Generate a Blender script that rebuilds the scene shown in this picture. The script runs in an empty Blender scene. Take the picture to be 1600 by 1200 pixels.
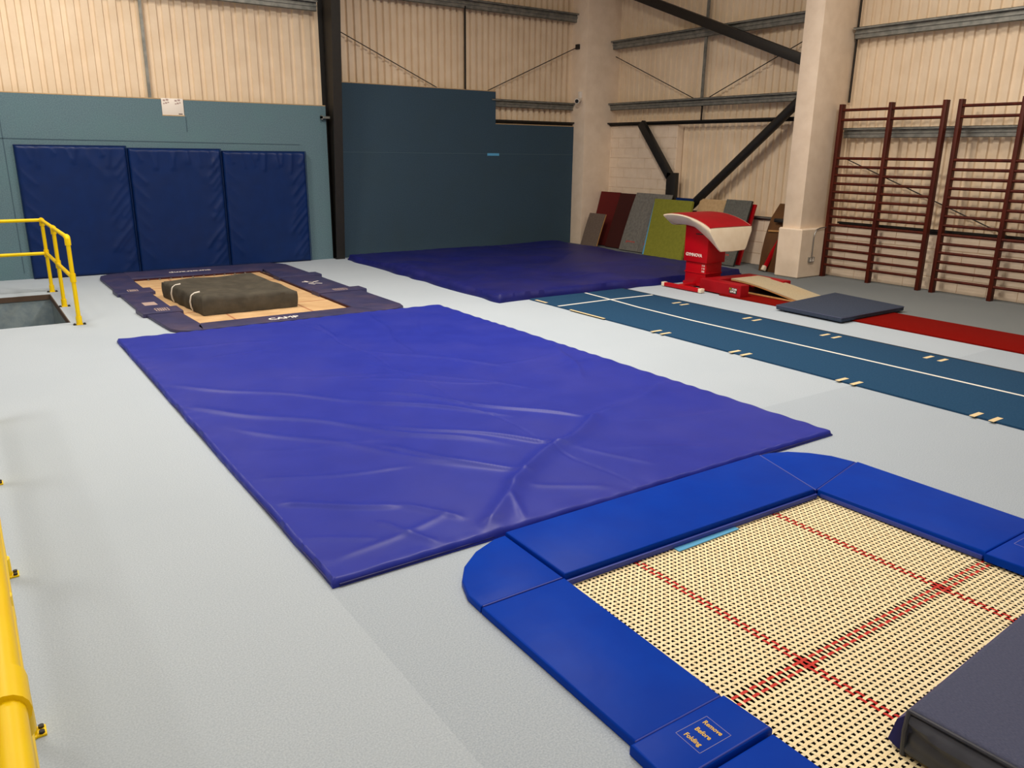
import bpy, bmesh, math, random
import numpy as np
from mathutils import Vector, Matrix

# ---------------------------------------------------------------- camera
sc = bpy.context.scene
H = 2.04
FPX, YAW, PIT, ROL = 1235.66, 0.605882, 0.285551, 0.0119588
cy, sy, cp, sp = math.cos(YAW), math.sin(YAW), math.cos(PIT), math.sin(PIT)
fwd = Vector((sy*cp, cy*cp, -sp)); rgt = Vector((cy, -sy, 0)); upv = rgt.cross(fwd)
r_ = rgt*math.cos(ROL) + upv*math.sin(ROL); u_ = -rgt*math.sin(ROL) + upv*math.cos(ROL)
cam_d = bpy.data.cameras.new('camera'); cam = bpy.data.objects.new('camera', cam_d)
sc.collection.objects.link(cam); sc.camera = cam
cam_d.sensor_fit = 'HORIZONTAL'; cam_d.sensor_width = 36; cam_d.lens = FPX/1600*36
cam_d.clip_start = .02; cam_d.clip_end = 100
cam.matrix_world = Matrix(((r_.x, u_.x, -fwd.x, 0), (r_.y, u_.y, -fwd.y, 0), (r_.z, u_.z, -fwd.z, H), (0, 0, 0, 1)))

# ---------------------------------------------------------------- world, lights, exposure
w = bpy.data.worlds.new('world'); sc.world = w; w.use_nodes = True
w.node_tree.nodes['Background'].inputs[0].default_value = (1, .92, .8, 1)
w.node_tree.nodes['Background'].inputs[1].default_value = 0.05
sc.view_settings.view_transform = 'Standard'; sc.view_settings.look = 'None'
sc.view_settings.exposure = 0.0; sc.view_settings.gamma = 1.0
sc.view_settings.use_curve_mapping = False

def area(name, loc, size, power, col=(1, .88, .74), rot=(0, 0, 0), sy_=None):
    l = bpy.data.lights.new(name, 'AREA'); l.size = size; l.energy = power; l.color = col
    if sy_: l.shape = 'RECTANGLE'; l.size_y = sy_
    o = bpy.data.objects.new(name, l); o.location = loc; o.rotation_euler = rot
    sc.collection.objects.link(o); return o
area('high_bay_lamp', (0.8, 11.6, 6.4), 1.2, 245)
area('high_bay_lamp', (-1.8, 6.5, 6.4), 1.4, 150)
area('high_bay_lamp', (5.4, 7.7, 6.4), 1.2, 370)
area('high_bay_lamp', (3.0, 4.4, 6.4), 1.4, 165)
area('high_bay_lamp', (9.4, 4.6, 6.4), 1.2, 150)
area('high_bay_lamp', (0.5, -1.8, 6.4), 1.4, 110)

# ---------------------------------------------------------------- helpers
COL = sc.collection
def link_mesh(name, me, mats, parent=None, smooth=True, ang=35):
    o = bpy.data.objects.new(name, me); COL.objects.link(o)
    for m in (mats if isinstance(mats, (list, tuple)) else [mats]): me.materials.append(m)
    if smooth:
        me.polygons.foreach_set('use_smooth', [True]*len(me.polygons))
        if ang is not None: me.set_sharp_from_angle(angle=math.radians(ang))
    if parent: o.parent = parent
    return o
def obj(name, bm, mats, parent=None, smooth=True, ang=35):
    bmesh.ops.recalc_face_normals(bm, faces=bm.faces)
    me = bpy.data.meshes.new(name); bm.to_mesh(me); bm.free()
    return link_mesh(name, me, mats, parent, smooth, ang)
def pyobj(name, vs, fs, mats, parent=None, smooth=True, ang=35, mi=None):
    me = bpy.data.meshes.new(name); me.from_pydata([tuple(v) for v in vs], [], fs)
    if mi is not None: me.polygons.foreach_set('material_index', mi)
    me.update(); return link_mesh(name, me, mats, parent, smooth, ang)
def tag(o, label, cat, group=None, kind=None):
    if label: o['label'] = label
    if cat: o['category'] = cat
    if group: o['group'] = group
    if kind: o['kind'] = kind
    return o
def struct(o): o['kind'] = 'structure'; return o
def empty(name, loc, rz=0):
    o = bpy.data.objects.new(name, None); COL.objects.link(o); o.location = loc
    o.rotation_euler = (0, 0, rz); o.empty_display_size = .1; return o
def box(bm, x0, x1, y0, y1, z0, z1, bev=0, seg=2, M=None, mat=0):
    g = bmesh.ops.create_cube(bm, size=1)
    vs = g['verts']
    for v in vs:
        v.co = Vector((x0+(v.co.x+.5)*(x1-x0), y0+(v.co.y+.5)*(y1-y0), z0+(v.co.z+.5)*(z1-z0)))
    fs = set(f for v in vs for f in v.link_faces)
    for f in fs: f.material_index = mat
    if bev:
        es = list(set(e for v in vs for e in v.link_edges))
        r = bmesh.ops.bevel(bm, geom=es, offset=bev, segments=seg, affect='EDGES', profile=.5)
        vs = list(set([v for f in r['faces'] for v in f.verts]) | set(v for v in vs if v.is_valid))
        for f in set(f for v in vs for f in v.link_faces): f.material_index = mat
    if M is not None: bmesh.ops.transform(bm, matrix=M, verts=[v for v in vs if v.is_valid])
    return vs
def bxo(name, a, mats, parent=None, bev=.004, M=None, seg=2):
    bm = bmesh.new(); box(bm, *a, bev=bev, seg=seg, M=M); return obj(name, bm, mats, parent)
def tube(bm, pts, r, n=16, caps=True, rs=None):
    pts = [Vector(p) for p in pts]; rings = []
    up = None
    for i, p in enumerate(pts):
        if i == 0: t = (pts[1]-p)
        elif i == len(pts)-1: t = (p-pts[i-1])
        else: t = (pts[i+1]-p).normalized()+(p-pts[i-1]).normalized()
        t.normalize()
        if up is None:
            up = Vector((0, 0, 1)) if abs(t.z) < .9 else Vector((1, 0, 0))
        a = t.cross(up).normalized(); b = a.cross(t).normalized(); up = b
        rr = rs[i] if rs else r
        rings.append([bm.verts.new(p+(a*math.cos(2*math.pi*k/n)+b*math.sin(2*math.pi*k/n))*rr) for k in range(n)])
    for i in range(len(rings)-1):
        for k in range(n):
            bm.faces.new((rings[i][k], rings[i][(k+1) % n], rings[i+1][(k+1) % n], rings[i+1][k]))
    if caps: bm.faces.new(rings[0][::-1]); bm.faces.new(rings[-1])
def tubo(name, pts, r, mats, parent=None, n=16, rs=None):
    bm = bmesh.new(); tube(bm, pts, r, n, rs=rs); return obj(name, bm, mats, parent)
def bar(bm, a, b, wdt, h, bev=.003):
    """box beam from a to b; wdt sideways, h upwards"""
    a = Vector(a); b = Vector(b); d = (b-a); L = d.length; d.normalize()
    s = d.cross(Vector((0, 0, 1)));
    if s.length < 1e-3: s = Vector((0, 1, 0))
    s.normalize(); u = s.cross(d).normalized()
    M = Matrix(((d.x, s.x, u.x, a.x), (d.y, s.y, u.y, a.y), (d.z, s.z, u.z, a.z), (0, 0, 0, 1)))
    box(bm, 0, L, -wdt/2, wdt/2, -h/2, h/2, bev=bev, M=M)
def pad(name, poly, z0, z1, mats, parent=None, bev=.02, seg=3, zf=None, puff=0):
    """upholstered slab with the plan outline poly"""
    bm = bmesh.new()
    lo = [bm.verts.new((x, y, z0)) for x, y in poly]; hi = [bm.verts.new((x, y, z1)) for x, y in poly]
    n = len(poly); bm.faces.new(lo[::-1]); top = bm.faces.new(hi)
    for i in range(n): bm.faces.new((lo[i], lo[(i+1) % n], hi[(i+1) % n], hi[i]))
    bmesh.ops.recalc_face_normals(bm, faces=bm.faces)
    es = [e for e in top.edges]
    bmesh.ops.bevel(bm, geom=es, offset=bev, segments=seg, affect='EDGES', profile=.5)
    if zf:
        for v in bm.verts:
            v.co.z = z0+(v.co.z-z0)*zf(v.co.x, v.co.y)
    return obj(name, bm, mats, parent, ang=50)
def arc(cx, cy_, r, a0, a1, n=8):
    return [(cx+r*math.cos(math.radians(a0+(a1-a0)*i/n)), cy_+r*math.sin(math.radians(a0+(a1-a0)*i/n))) for i in range(n+1)]
def text(name, s, size, M, mat, parent=None, depth=.001, sx=1, bold=0, align='CENTER', spacing=1):
    c = bpy.data.curves.new(name, 'FONT'); c.body = s; c.size = size; c.extrude = depth; c.offset = bold
    c.align_x = align; c.align_y = 'CENTER'; c.resolution_u = 3; c.space_character = spacing
    t = bpy.data.objects.new(name+'_tmp', c); COL.objects.link(t)
    dg = bpy.context.evaluated_depsgraph_get(); dg.update()
    me = bpy.data.meshes.new_from_object(t.evaluated_get(dg)); me.name = name
    bpy.data.objects.remove(t); bpy.data.curves.remove(c)
    me.transform(M @ Matrix.Diagonal((sx, 1, 1, 1))); me.materials.clear()
    return link_mesh(name, me, mat, parent, smooth=False)
def frame_M(o, xd, yd):
    x = Vector(xd).normalized(); y = Vector(yd).normalized(); z = x.cross(y)
    return Matrix(((x.x, y.x, z.x, o[0]), (x.y, y.y, z.y, o[1]), (x.z, y.z, z.z, o[2]), (0, 0, 0, 1)))

# ---------------------------------------------------------------- materials
def mat(name, col, rough=.6, col2=None, nscale=30, detail=4, bump=0, bscale=None, metal=0, sheen=0, coat=0,
        stretch=(1, 1, 1), big=None, bigscale=1.2, bigamt=.5, spec=.5, lo=.35, hi=.65):
    m = bpy.data.materials.new(name); m.use_nodes = True; N = m.node_tree.nodes; L = m.node_tree.links
    b = N['Principled BSDF']; b.inputs['Roughness'].default_value = rough; b.inputs['Metallic'].default_value = metal
    b.inputs['Specular IOR Level'].default_value = spec
    b.inputs['Sheen Weight'].default_value = sheen; b.inputs['Coat Weight'].default_value = coat
    b.inputs['Base Color'].default_value = (*col, 1)
    if col2 or bump or big:
        tc = N.new('ShaderNodeTexCoord'); mp = N.new('ShaderNodeMapping'); L.new(tc.outputs['Object'], mp.inputs[0])
        mp.inputs['Scale'].default_value = stretch
    out = None
    if col2:
        no = N.new('ShaderNodeTexNoise'); no.inputs['Scale'].default_value = nscale; no.inputs['Detail'].default_value = detail
        L.new(mp.outputs[0], no.inputs['Vector'])
        cr = N.new('ShaderNodeValToRGB'); cr.color_ramp.elements[0].color = (*col, 1); cr.color_ramp.elements[1].color = (*col2, 1)
        cr.color_ramp.elements[0].position = lo; cr.color_ramp.elements[1].position = hi
        L.new(no.outputs[0], cr.inputs[0]); out = cr.outputs[0]
        L.new(out, b.inputs['Base Color'])
    if big:
        n2 = N.new('ShaderNodeTexNoise'); n2.inputs['Scale'].default_value = bigscale; n2.inputs['Detail'].default_value = 5
        L.new(mp.outputs[0], n2.inputs['Vector'])
        mr = N.new('ShaderNodeMapRange'); mr.inputs[1].default_value = .45; mr.inputs[2].default_value = .7; mr.inputs[4].default_value = bigamt
        L.new(n2.outputs[0], mr.inputs[0])
        mx = N.new('ShaderNodeMixRGB'); L.new(mr.outputs[0], mx.inputs[0])
        if out: L.new(out, mx.inputs[1])
        else: mx.inputs[1].default_value = (*col, 1)
        mx.inputs[2].default_value = (*big, 1); L.new(mx.outputs[0], b.inputs['Base Color'])
    if bump:
        nb = N.new('ShaderNodeTexNoise'); nb.inputs['Scale'].default_value = bscale or nscale; nb.inputs['Detail'].default_value = 3
        L.new(mp.outputs[0], nb.inputs['Vector'])
        bp = N.new('ShaderNodeBump'); bp.inputs['Strength'].default_value = bump; bp.inputs['Distance'].default_value = .01
        L.new(nb.outputs[0], bp.inputs['Height']); L.new(bp.outputs[0], b.inputs['Normal'])
    return m
def s2l(r, g, b):
    f = lambda c: (c/255/12.92 if c/255 <= .04045 else ((c/255+.055)/1.055)**2.4)
    return (f(r), f(g), f(b))
M_floor = mat('grey_blue_carpet', s2l(168, 183, 199), .95, s2l(188, 202, 216), 140, 6, .03, 300, big=s2l(168, 183, 198), bigscale=.6, bigamt=.35, spec=.1)
M_floor2 = mat('grey_blue_carpet_roll', s2l(160, 175, 192), .95, s2l(182, 196, 210), 140, 6, .03, 300, big=s2l(164, 178, 193), bigscale=.6, bigamt=.3, spec=.1)
M_floor3 = mat('dark_grey_carpet', s2l(116, 123, 127), .95, s2l(130, 137, 141), 140, 6, .03, 300, big=s2l(114, 122, 128), bigscale=.6, bigamt=.35, spec=.1)
M_wcarp = mat('blue_wall_carpet', s2l(92, 118, 132), .95, s2l(106, 134, 146), 60, 6, .15, 120, big=s2l(98, 134, 142), bigscale=1.6, bigamt=.4, spec=.1)
M_wcarp2 = mat('dark_blue_wall_carpet', s2l(56, 76, 94), .95, s2l(64, 86, 104), 60, 6, .15, 120, big=s2l(60, 78, 90), bigscale=1.6, bigamt=.4, spec=.1)
M_seam = mat('faded_blue_carpet_seam', s2l(70, 94, 110), .95)
M_sheet = mat('cream_sheet_metal', s2l(240, 222, 196), .5, s2l(232, 212, 184), 3, 5)
M_white = mat('white_painted_block', s2l(246, 230, 210), .7, s2l(238, 221, 200), 5, 5, .15, 30)
M_galv = mat('galvanised_steel', s2l(120, 124, 122), .45, s2l(148, 150, 146), 9, 5, metal=.5)
M_black = mat('black_painted_steel', s2l(26, 26, 26), .5, s2l(32, 31, 30), 12, 5)
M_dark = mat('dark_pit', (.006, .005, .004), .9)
M_brown = mat('brown_board_edge', s2l(88, 72, 62), .8)
M_yel = mat('yellow_powder_coat', s2l(255, 222, 0), .42, s2l(255, 216, 0), 7, 3, spec=.3)
M_blk = mat('black_rubber', s2l(28, 27, 27), .6)
M_vio = mat('violet_blue_vinyl', s2l(38, 52, 164), .44, s2l(34, 48, 158), 4, 4, .04, 25, big=s2l(56, 62, 160), bigscale=1.1, bigamt=.5, spec=.22)
M_vio2 = mat('violet_blue_vinyl_worn', s2l(24, 30, 112), .5, s2l(20, 26, 100), 5, 4, .12, 25, big=s2l(44, 42, 104), bigscale=1.3, bigamt=.6, spec=.25)
M_royal = mat('royal_blue_vinyl', s2l(0, 56, 172), .42, s2l(0, 60, 178), 5, 5, .35, 4.5, big=s2l(18, 58, 166), bigscale=1.7, bigamt=.5, spec=.05)
M_royal_e = mat('royal_blue_seam', s2l(46, 66, 170), .5)
M_navy = mat('navy_vinyl', s2l(10, 42, 100), .4, s2l(8, 38, 92), 5, 5, .06, 18, big=s2l(22, 42, 88), bigscale=1.5, bigamt=.4, spec=.25)
M_navy2 = mat('faded_navy_vinyl', s2l(62, 62, 100), .45, s2l(54, 56, 92), 6, 5, .4, 6, big=s2l(88, 76, 98), bigscale=2.6, bigamt=.6, spec=.25)
M_web = mat('cream_webbing', s2l(255, 244, 204), .75, s2l(250, 234, 190), 30, 4)
M_webr = mat('red_webbing', s2l(206, 46, 34), .7)
M_bed2 = mat('tan_bed_fabric', s2l(216, 184, 140), .85, s2l(200, 166, 122), 4, 6, .2, 120, big=s2l(186, 150, 110), bigscale=1.8, bigamt=.4)
M_line = mat('brown_line', s2l(176, 122, 90), .9)
M_char = mat('charcoal_cover', s2l(70, 68, 62), .9, s2l(84, 81, 73), 7, 6, .35, 22, spec=.2)
M_strap = mat('white_strap', s2l(235, 232, 225), .7)
M_track = mat('blue_track_carpet', s2l(34, 70, 104), .95, s2l(41, 78, 113), 60, 6, .2, 150, spec=.1)
M_wline = mat('white_tape', s2l(236, 238, 236), .7)
M_tan = mat('tan_tape', s2l(232, 212, 168), .7)
M_red = mat('red_runway_carpet', s2l(128, 8, 2), .95, s2l(114, 7, 2), 60, 5, .2, 150, spec=.1)
M_redv = mat('red_vinyl', s2l(160, 14, 26), .5, s2l(148, 12, 24), 6, 4, .06, 25, spec=.2)
M_redp = mat('red_painted_steel', s2l(184, 6, 22), .42, spec=.25)
M_cream = mat('ivory_vinyl', s2l(240, 228, 206), .42, s2l(234, 220, 196), 8, 4)
M_wtext = mat('white_print', s2l(244, 240, 236), .6)
M_greyp = mat('grey_print', s2l(180, 160, 156), .7)
M_ytext = mat('gold_print', s2l(226, 186, 70), .6)
M_ltrim = mat('pale_stitching', s2l(130, 130, 190), .6)
M_beige = mat('beige_board_carpet', s2l(186, 174, 146), .9, s2l(172, 160, 134), 50, 5, .1, 120, big=s2l(188, 166, 128), bigscale=3, bigamt=.4)
M_slate = mat('slate_blue_fabric', s2l(54, 64, 84), .9, s2l(64, 74, 94), 60, 6, .15, 140, sheen=0, spec=.2)
M_slate2 = mat('slate_fabric', s2l(72, 78, 104), .9, s2l(84, 90, 116), 90, 6, .15, 200, sheen=0, stretch=(1, 3, 1), spec=.2)
M_slated = mat('dark_slate_vinyl', s2l(48, 54, 68), .5, s2l(56, 62, 76), 14, 4, .15, 30)
M_maroon = mat('dark_red_carpet', s2l(100, 10, 10), .9, s2l(88, 8, 8), 40, 5)
M_maroon2 = mat('maroon_carpet', s2l(64, 10, 6), .9, s2l(54, 8, 5), 40, 5)
M_gcarp = mat('grey_board_carpet', s2l(126, 126, 122), .95, s2l(108, 108, 106), 20, 6, .2, 90)
M_gdark = mat('dark_grey_board_carpet', s2l(100, 102, 98), .95, s2l(86, 88, 86), 30, 5)
M_bgrey = mat('brown_grey_board_carpet', s2l(118, 104, 94), .95, s2l(104, 92, 84), 30, 5)
M_green = mat('olive_green_mat', s2l(132, 136, 44), .85, s2l(122, 126, 38), 20, 5)
M_ply = mat('plywood_edge', s2l(206, 160, 100), .6, s2l(180, 130, 76), 20, 4, stretch=(1, 8, 1))
M_brw = mat('brown_wood', s2l(100, 64, 24), .5, s2l(82, 50, 18), 6, 5, stretch=(1, 1, .2))
M_wood = mat('red_stained_wood', s2l(86, 28, 12), .5, s2l(66, 18, 8), 14, 5, stretch=(1, 1, .15), spec=.25)
M_tanb = mat('tan_board', s2l(196, 168, 128), .8, s2l(184, 156, 116), 20, 4)
M_sky = mat('light_blue_fabric', s2l(90, 172, 224), .8)
M_plast = mat('white_plastic', s2l(236, 232, 226), .4)
M_chrome = mat('steel_conduit', s2l(150, 150, 148), .35, metal=.8)
M_pitw = mat('stairwell_lining', s2l(150, 168, 178), .95, s2l(132, 152, 166), 12, 5, .2, 60, spec=.1)

# ---------------------------------------------------------------- room shell
XW, YW, X0, Y0, ZC = 12.62, 14.76, -7.0, -6.5, 7.0
PITS = [(-3.2, .94, 10.73, 13.05), (2.0, 4.36, -1.9, 2.86), (2.04, 4.24, 9.66, 13.72)]
def holed_floor():
    xs = sorted({X0, XW+.4, 1.21, 9.75} | {v for p in PITS for v in p[:2]}); ys = sorted({Y0, YW+.3, 4.0} | {v for p in PITS for v in p[2:]})
    bm = bmesh.new(); V = {}
    def v(x, y):
        if (x, y) not in V: V[(x, y)] = bm.verts.new((x, y, 0))
        return V[(x, y)]
    for i in range(len(xs)-1):
        for j in range(len(ys)-1):
            mx, my = (xs[i]+xs[i+1])/2, (ys[j]+ys[j+1])/2
            if any(p[0] < mx < p[1] and p[2] < my < p[3] for p in PITS): continue
            f = bm.faces.new((v(xs[i], ys[j]), v(xs[i+1], ys[j]), v(xs[i+1], ys[j+1]), v(xs[i], ys[j+1])))
            f.material_index = 1 if (mx > 1.21 and mx < 9.75 and my < 4.0) else (2 if mx > 9.75 else 0)
    ret = bmesh.ops.extrude_face_region(bm, geom=bm.faces[:])
    vs = [g for g in ret['geom'] if isinstance(g, bmesh.types.BMVert)]
    bmesh.ops.translate(bm, vec=(0, 0, -.06), verts=vs)
    return struct(obj('floor', bm, [M_floor, M_floor2, M_floor3], smooth=False))
holed_floor()
def pit(n, p, depth, m, rim=None):
    x0, x1, y0, y1 = p; bm = bmesh.new(); t = .08
    box(bm, x0-t, x0, y0-t, y1+t, -depth, -.06); box(bm, x1, x1+t, y0-t, y1+t, -depth, -.06)
    box(bm, x0, x1, y0-t, y0, -depth, -.06); box(bm, x0, x1, y1, y1+t, -depth, -.06)
    box(bm, x0, x1, y0, y1, -depth-t, -depth)
    return struct(obj('wall_'+n, bm, m, smooth=False))
pit('stairwell', PITS[0], 2.6, M_pitw)
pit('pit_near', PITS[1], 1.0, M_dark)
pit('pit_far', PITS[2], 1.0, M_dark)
# dark timber lip round the stairwell
bm = bmesh.new(); x0, x1, y0, y1 = PITS[0]
box(bm, x0, x1, y1-.012, y1, -.075, -.004); box(bm, x1-.012, x1, y0, y1, -.08, -.004)
struct(obj('trim_1', bm, M_brown, smooth=False))

def corrugated(axis, c, a0, a1, z0, z1, pitch, depth, sgn):
    """trapezoidal sheet; axis 'x' runs along x at y=c, sgn = direction of the ribs"""
    prof = [(0, 0), (.42, 0), (.52, 1), (.62, 1), (.66, .0), (.76, .0), (.80, .35), (.86, .35), (.90, 0)]
    prof = [(0, 0), (.32, 0), (.40, 1), (.92, 1)]
    vs = []; n = int((a1-a0)/pitch)+1
    for i in range(n):
        for t, h in prof:
            a = min(a0+(i+t)*pitch, a1); d = c+sgn*h*depth
            for z in (z0, z1): vs.append((a, d, z) if axis == 'x' else (d, a, z))
    fs = [(2*k, 2*k+2, 2*k+3, 2*k+1) for k in range(len(vs)//2-1)]
    return vs, fs
vs, fs = corrugated('x', YW+.2, X0, 6.0, 2.0, ZC, .2, .035, -1)
v2, f2 = corrugated('x', YW+.2, 6.0, XW+.2, 2.0, ZC, .15, .065, -1)
k = len(vs); vs = vs+v2; fs = fs+[tuple(i+k for i in f) for f in f2]
struct(pyobj('wall_back', vs, fs, M_sheet, smooth=False))
bm = bmesh.new(); box(bm, X0, XW+.3, YW+.24, YW+.3, -2.8, ZC); struct(obj('wall_back_outer', bm, M_white, smooth=False))
vs, fs = corrugated('y', XW+.2, Y0, YW+.2, .7, ZC, .155, .032, -1)
struct(pyobj('wall_right', vs, fs, M_sheet, smooth=False))
bm = bmesh.new(); box(bm, XW+.24, XW+.3, Y0, YW+.2, -.1, ZC); struct(obj('wall_right_outer', bm, M_white, smooth=False))

# painted blockwork: low wall along the right side, full-height panel by the corner (real mortar grooves)
def blockwork(name, y0, y1, z1, x=XW):
    bm = bmesh.new(); ch = .215; bl = .44; g = .010; z = 0; r = 0
    box(bm, x+.012, x+.18, y0, y1, 0, z1)
    while z < z1-.01:
        zt = min(z+ch, z1); y = y1 - (bl/2 if r % 2 else 0)
        if r % 2: box(bm, x, x+.02, y+g, y1, z+g*.5, zt-g*.5)
        while y > y0:
            ya = max(y-bl, y0)
            if y-ya > .02: box(bm, x, x+.02, ya+g, y, z+g*.5, zt-g*.5)
            y -= bl
        z += ch; r += 1
    return struct(obj(name, bm, M_white, smooth=False))
blockwork('wall_right_block_low', Y0, 12.28, .86)
blockwork('wall_right_block_high', 12.28, YW+.2, 2.62)
bm = bmesh.new(); box(bm, X0-.1, X0, Y0, YW+.3, -2.8, ZC); struct(obj('wall_left', bm, M_white, smooth=False))
bm = bmesh.new(); box(bm, X0, XW+.3, Y0-.1, Y0, -.1, ZC); struct(obj('wall_front', bm, M_white, smooth=False))
bm = bmesh.new(); box(bm, X0, XW+.3, Y0, YW+.3, ZC, ZC+.1); struct(obj('ceiling', bm, M_sheet, smooth=False))

# ---------------------------------------------------------------- carpeted wall boards
def carpet_board(poly, y, m, seams, label, t=.05):
    """flat board in the x-z plane with outline poly, covered in carpet"""
    root = empty('carpeted_wall_board', ((poly[0][0]+poly[1][0])/2, y, 0))
    bm = bmesh.new(); ox = root.location.x
    a = [bm.verts.new((x-ox, 0, z)) for x, z in poly]; b = [bm.verts.new((x-ox, t, z)) for x, z in poly]; n = len(poly)
    bm.faces.new(a); bm.faces.new(b[::-1])
    for i in range(n): bm.faces.new((a[i], b[i], b[(i+1) % n], a[(i+1) % n]))
    obj('carpet_face', bm, m, root, smooth=False)
    bm = bmesh.new()
    for (xa, za, xb, zb) in seams: bar(bm, (xa-ox, -.002, za), (xb-ox, -.002, zb), .006, .012, bev=0)
    obj('seam', bm, M_seam, root, smooth=False)
    # thin white edge along the top
    bm = bmesh.new()
    for i in range(n):
        (xa, za), (xb, zb) = poly[i], poly[(i+1) % n]
        if abs(za-zb) < .05 and za > 2.3: bar(bm, (xa-ox, t/2, za+.008), (xb-ox, t/2, zb+.008), t, .014, bev=0)
    obj('edge_strip', bm, M_tanb, root, smooth=False)
    return tag(root, label, 'wall panel')
carpet_board([(X0, 0), (5.93, 0), (5.93, 2.81), (3.43, 2.81), (3.43, 2.55), (3.07, 2.55), (3.07, 2.81), (X0, 2.81)], YW-.02, M_wcarp,
             [(X0, 2.2, 5.4, 2.12), (.75, .1, .75, 2.8), (3.44, 2.3, 3.44, 2.54)],
             'teal blue carpet covered wall board behind the three upright pads, notched round a white plate')
carpet_board([(6.13, 0), (11.95, 0), (11.95, 2.6), (9.71, 2.6), (9.71, 3.245), (6.13, 3.245)], YW-.02, M_wcarp2,
             [(6.13, 2.0, 11.95, 1.99)],
             'dark blue stepped carpet covered wall board right of the black steel column')
# scrap of bright blue tape & a brown stain on the right hand board
o = bxo('tape_patch', (9.5, 9.8, YW-.027, YW-.02, 1.955, 2.005), M_sky, bev=0); tag(o, 'small bright blue tape patch on the dark blue carpeted wall', 'tape')

# white plate in the notch
root = empty('wall_plate', (3.25, YW, 0))
bxo('plate', (-.175, .175, -.01, .02, 2.555, 2.83), M_plast, root, bev=.006)
for cx in (-.10, .085):
    bm = bmesh.new()
    for dx, dz, s in ((-.03, .02, .018), (.02, .03, .02), (0, -.02, .016), (.035, -.01, .012), (-.035, -.03, .012)):
        box(bm, cx+dx-s, cx+dx+s, -.013, -.0095, 2.775+dz-s*.7, 2.775+dz+s*.7)
    obj('grey_print', bm, M_greyp, root, smooth=False)
bxo('brown_label', (.085, .145, -.0135, -.0095, 2.578, 2.592), M_brown, root, bev=0)
tag(root, 'small white printed plate in a notch at the top of the teal wall board', 'sign')

# ---------------------------------------------------------------- steelwork
def purlin_x(x0, x1, y, z, h, label, m=None, name='steel_rail', g='horizontal steel wall rails', d=.14):
    m = m or M_galv; bm = bmesh.new()
    box(bm, x0, x1, y, y+.006, z-h/2, z+h/2)                 # web
    box(bm, x0, x1, y-.07, y, z+h/2-.006, z+h/2)             # top flange
    box(bm, x0, x1, y-.07, y-.064, z+h/2-.03, z+h/2)
    box(bm, x0, x1, y, y+.08, z-h/2, z-h/2+.006)
    box(bm, x0, x1, y-.02, y, z-.012, z+.012)
    return tag(obj(name, bm, m, smooth=False), label, 'steel rail', g)
def purlin_y(y0, y1, x, z, h, label, m=None, name='steel_rail', g='horizontal steel wall rails'):
    m = m or M_galv; bm = bmesh.new()
    box(bm, x, x+.006, y0, y1, z-h/2, z+h/2)
    box(bm, x-.07, x, y0, y1, z+h/2-.006, z+h/2); box(bm, x-.07, x-.064, y0, y1, z+h/2-.03, z+h/2)
    box(bm, x, x+.09, y0, y1, z-h/2, z-h/2+.006)
    box(bm, x-.02, x, y0, y1, z-.012, z+.012)
    return tag(obj(name, bm, m, smooth=False), label, 'steel rail', g)
purlin_x(X0+.02, 5.86, YW-.02, 4.50, .17, 'grey steel rail across the top left of the back wall, left of the black column')
purlin_x(6.2, 11.92, YW-.02, 4.86, .17, 'grey steel rail high on the back wall, right of the black column')
purlin_x(9.6, 11.98, YW+.02, 3.03, .15, 'short grey steel rail just above the step in the dark blue wall board')
purlin_x(9.72, 11.98, YW+.03, 2.66, .07, 'black steel rail along the top of the low part of the dark blue board', m=M_black)
purlin_y(8.95, 14.62, XW-.05, 4.33, .17, 'upper grey steel rail on the right wall between corner column and pillar')
purlin_y(8.95, 14.62, XW-.05, 3.04, .15, 'middle grey steel rail on the right wall between corner column and pillar')
purlin_y(8.95, 14.62, XW-.05, 2.66, .07, 'black steel rail on the right wall above the white block panel', m=M_black)
purlin_y(Y0+.1, 8.44, XW+.02, 3.97, .17, 'grey steel rail above the climbing bars, right of the pillar')
purlin_y(Y0+.1, 8.44, XW+.04, 2.41, .16, 'grey steel rail running behind the top of the climbing bars')
purlin_y(Y0+.1, 8.3, XW+.03, .90, .09, 'dark rail along the top of the low white wall behind the climbing bars', m=M_black)
purlin_y(8.95, 12.1, XW-.01, .885, .07, 'dark rail on the low white wall behind the leaning boards', m=M_galv)

# tapered black portal column
bm = bmesh.new(); zt = 5.6
for sgn, fx0, fx1 in ((0, -.085, .085),):
    yb, yt = -.15, -.55
    a = [(-.085, yb), (.085, yb), (.085, yb+.014), (-.085, yb+.014)]
    lo = [bm.verts.new((x, y, 0)) for x, y in a]; hi = [bm.verts.new((x, y+(yt-yb), zt)) for x, y in a]
    bm.faces.new(lo[::-1]); bm.faces.new(hi)
    for i in range(4): bm.faces.new((lo[i], lo[(i+1) % 4], hi[(i+1) % 4], hi[i]))
    a = [(-.006, yb+.01), (.006, yb+.01), (.006, .18), (-.006, .18)]
    lo = [bm.verts.new((x, y, 0)) for x, y in a]; hi = [bm.verts.new((x, (y+(yt-yb)) if y < 0 else y, zt)) for x, y in a]
    bm.faces.new(lo[::-1]); bm.faces.new(hi)
    for i in range(4): bm.faces.new((lo[i], lo[(i+1) % 4], hi[(i+1) % 4], hi[i]))
    box(bm, -.085, .085, .166, .18, 0, zt)
col_ = empty('steel_column', (6.03, YW-.02, 0)); obj('post', bm, M_black, col_, smooth=False)
bm = bmesh.new(); box(bm, -.22, -.06, -.10, -.02, 2.59, 2.63); box(bm, -.22, -.20, -.10, -.02, 2.57, 2.645)
obj('bracket', bm, M_galv, col_, smooth=False)
bm = bmesh.new(); box(bm, -.085, .085, -.15, .1, 0, .012); obj('base_plate', bm, M_black, col_, smooth=False)
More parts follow.
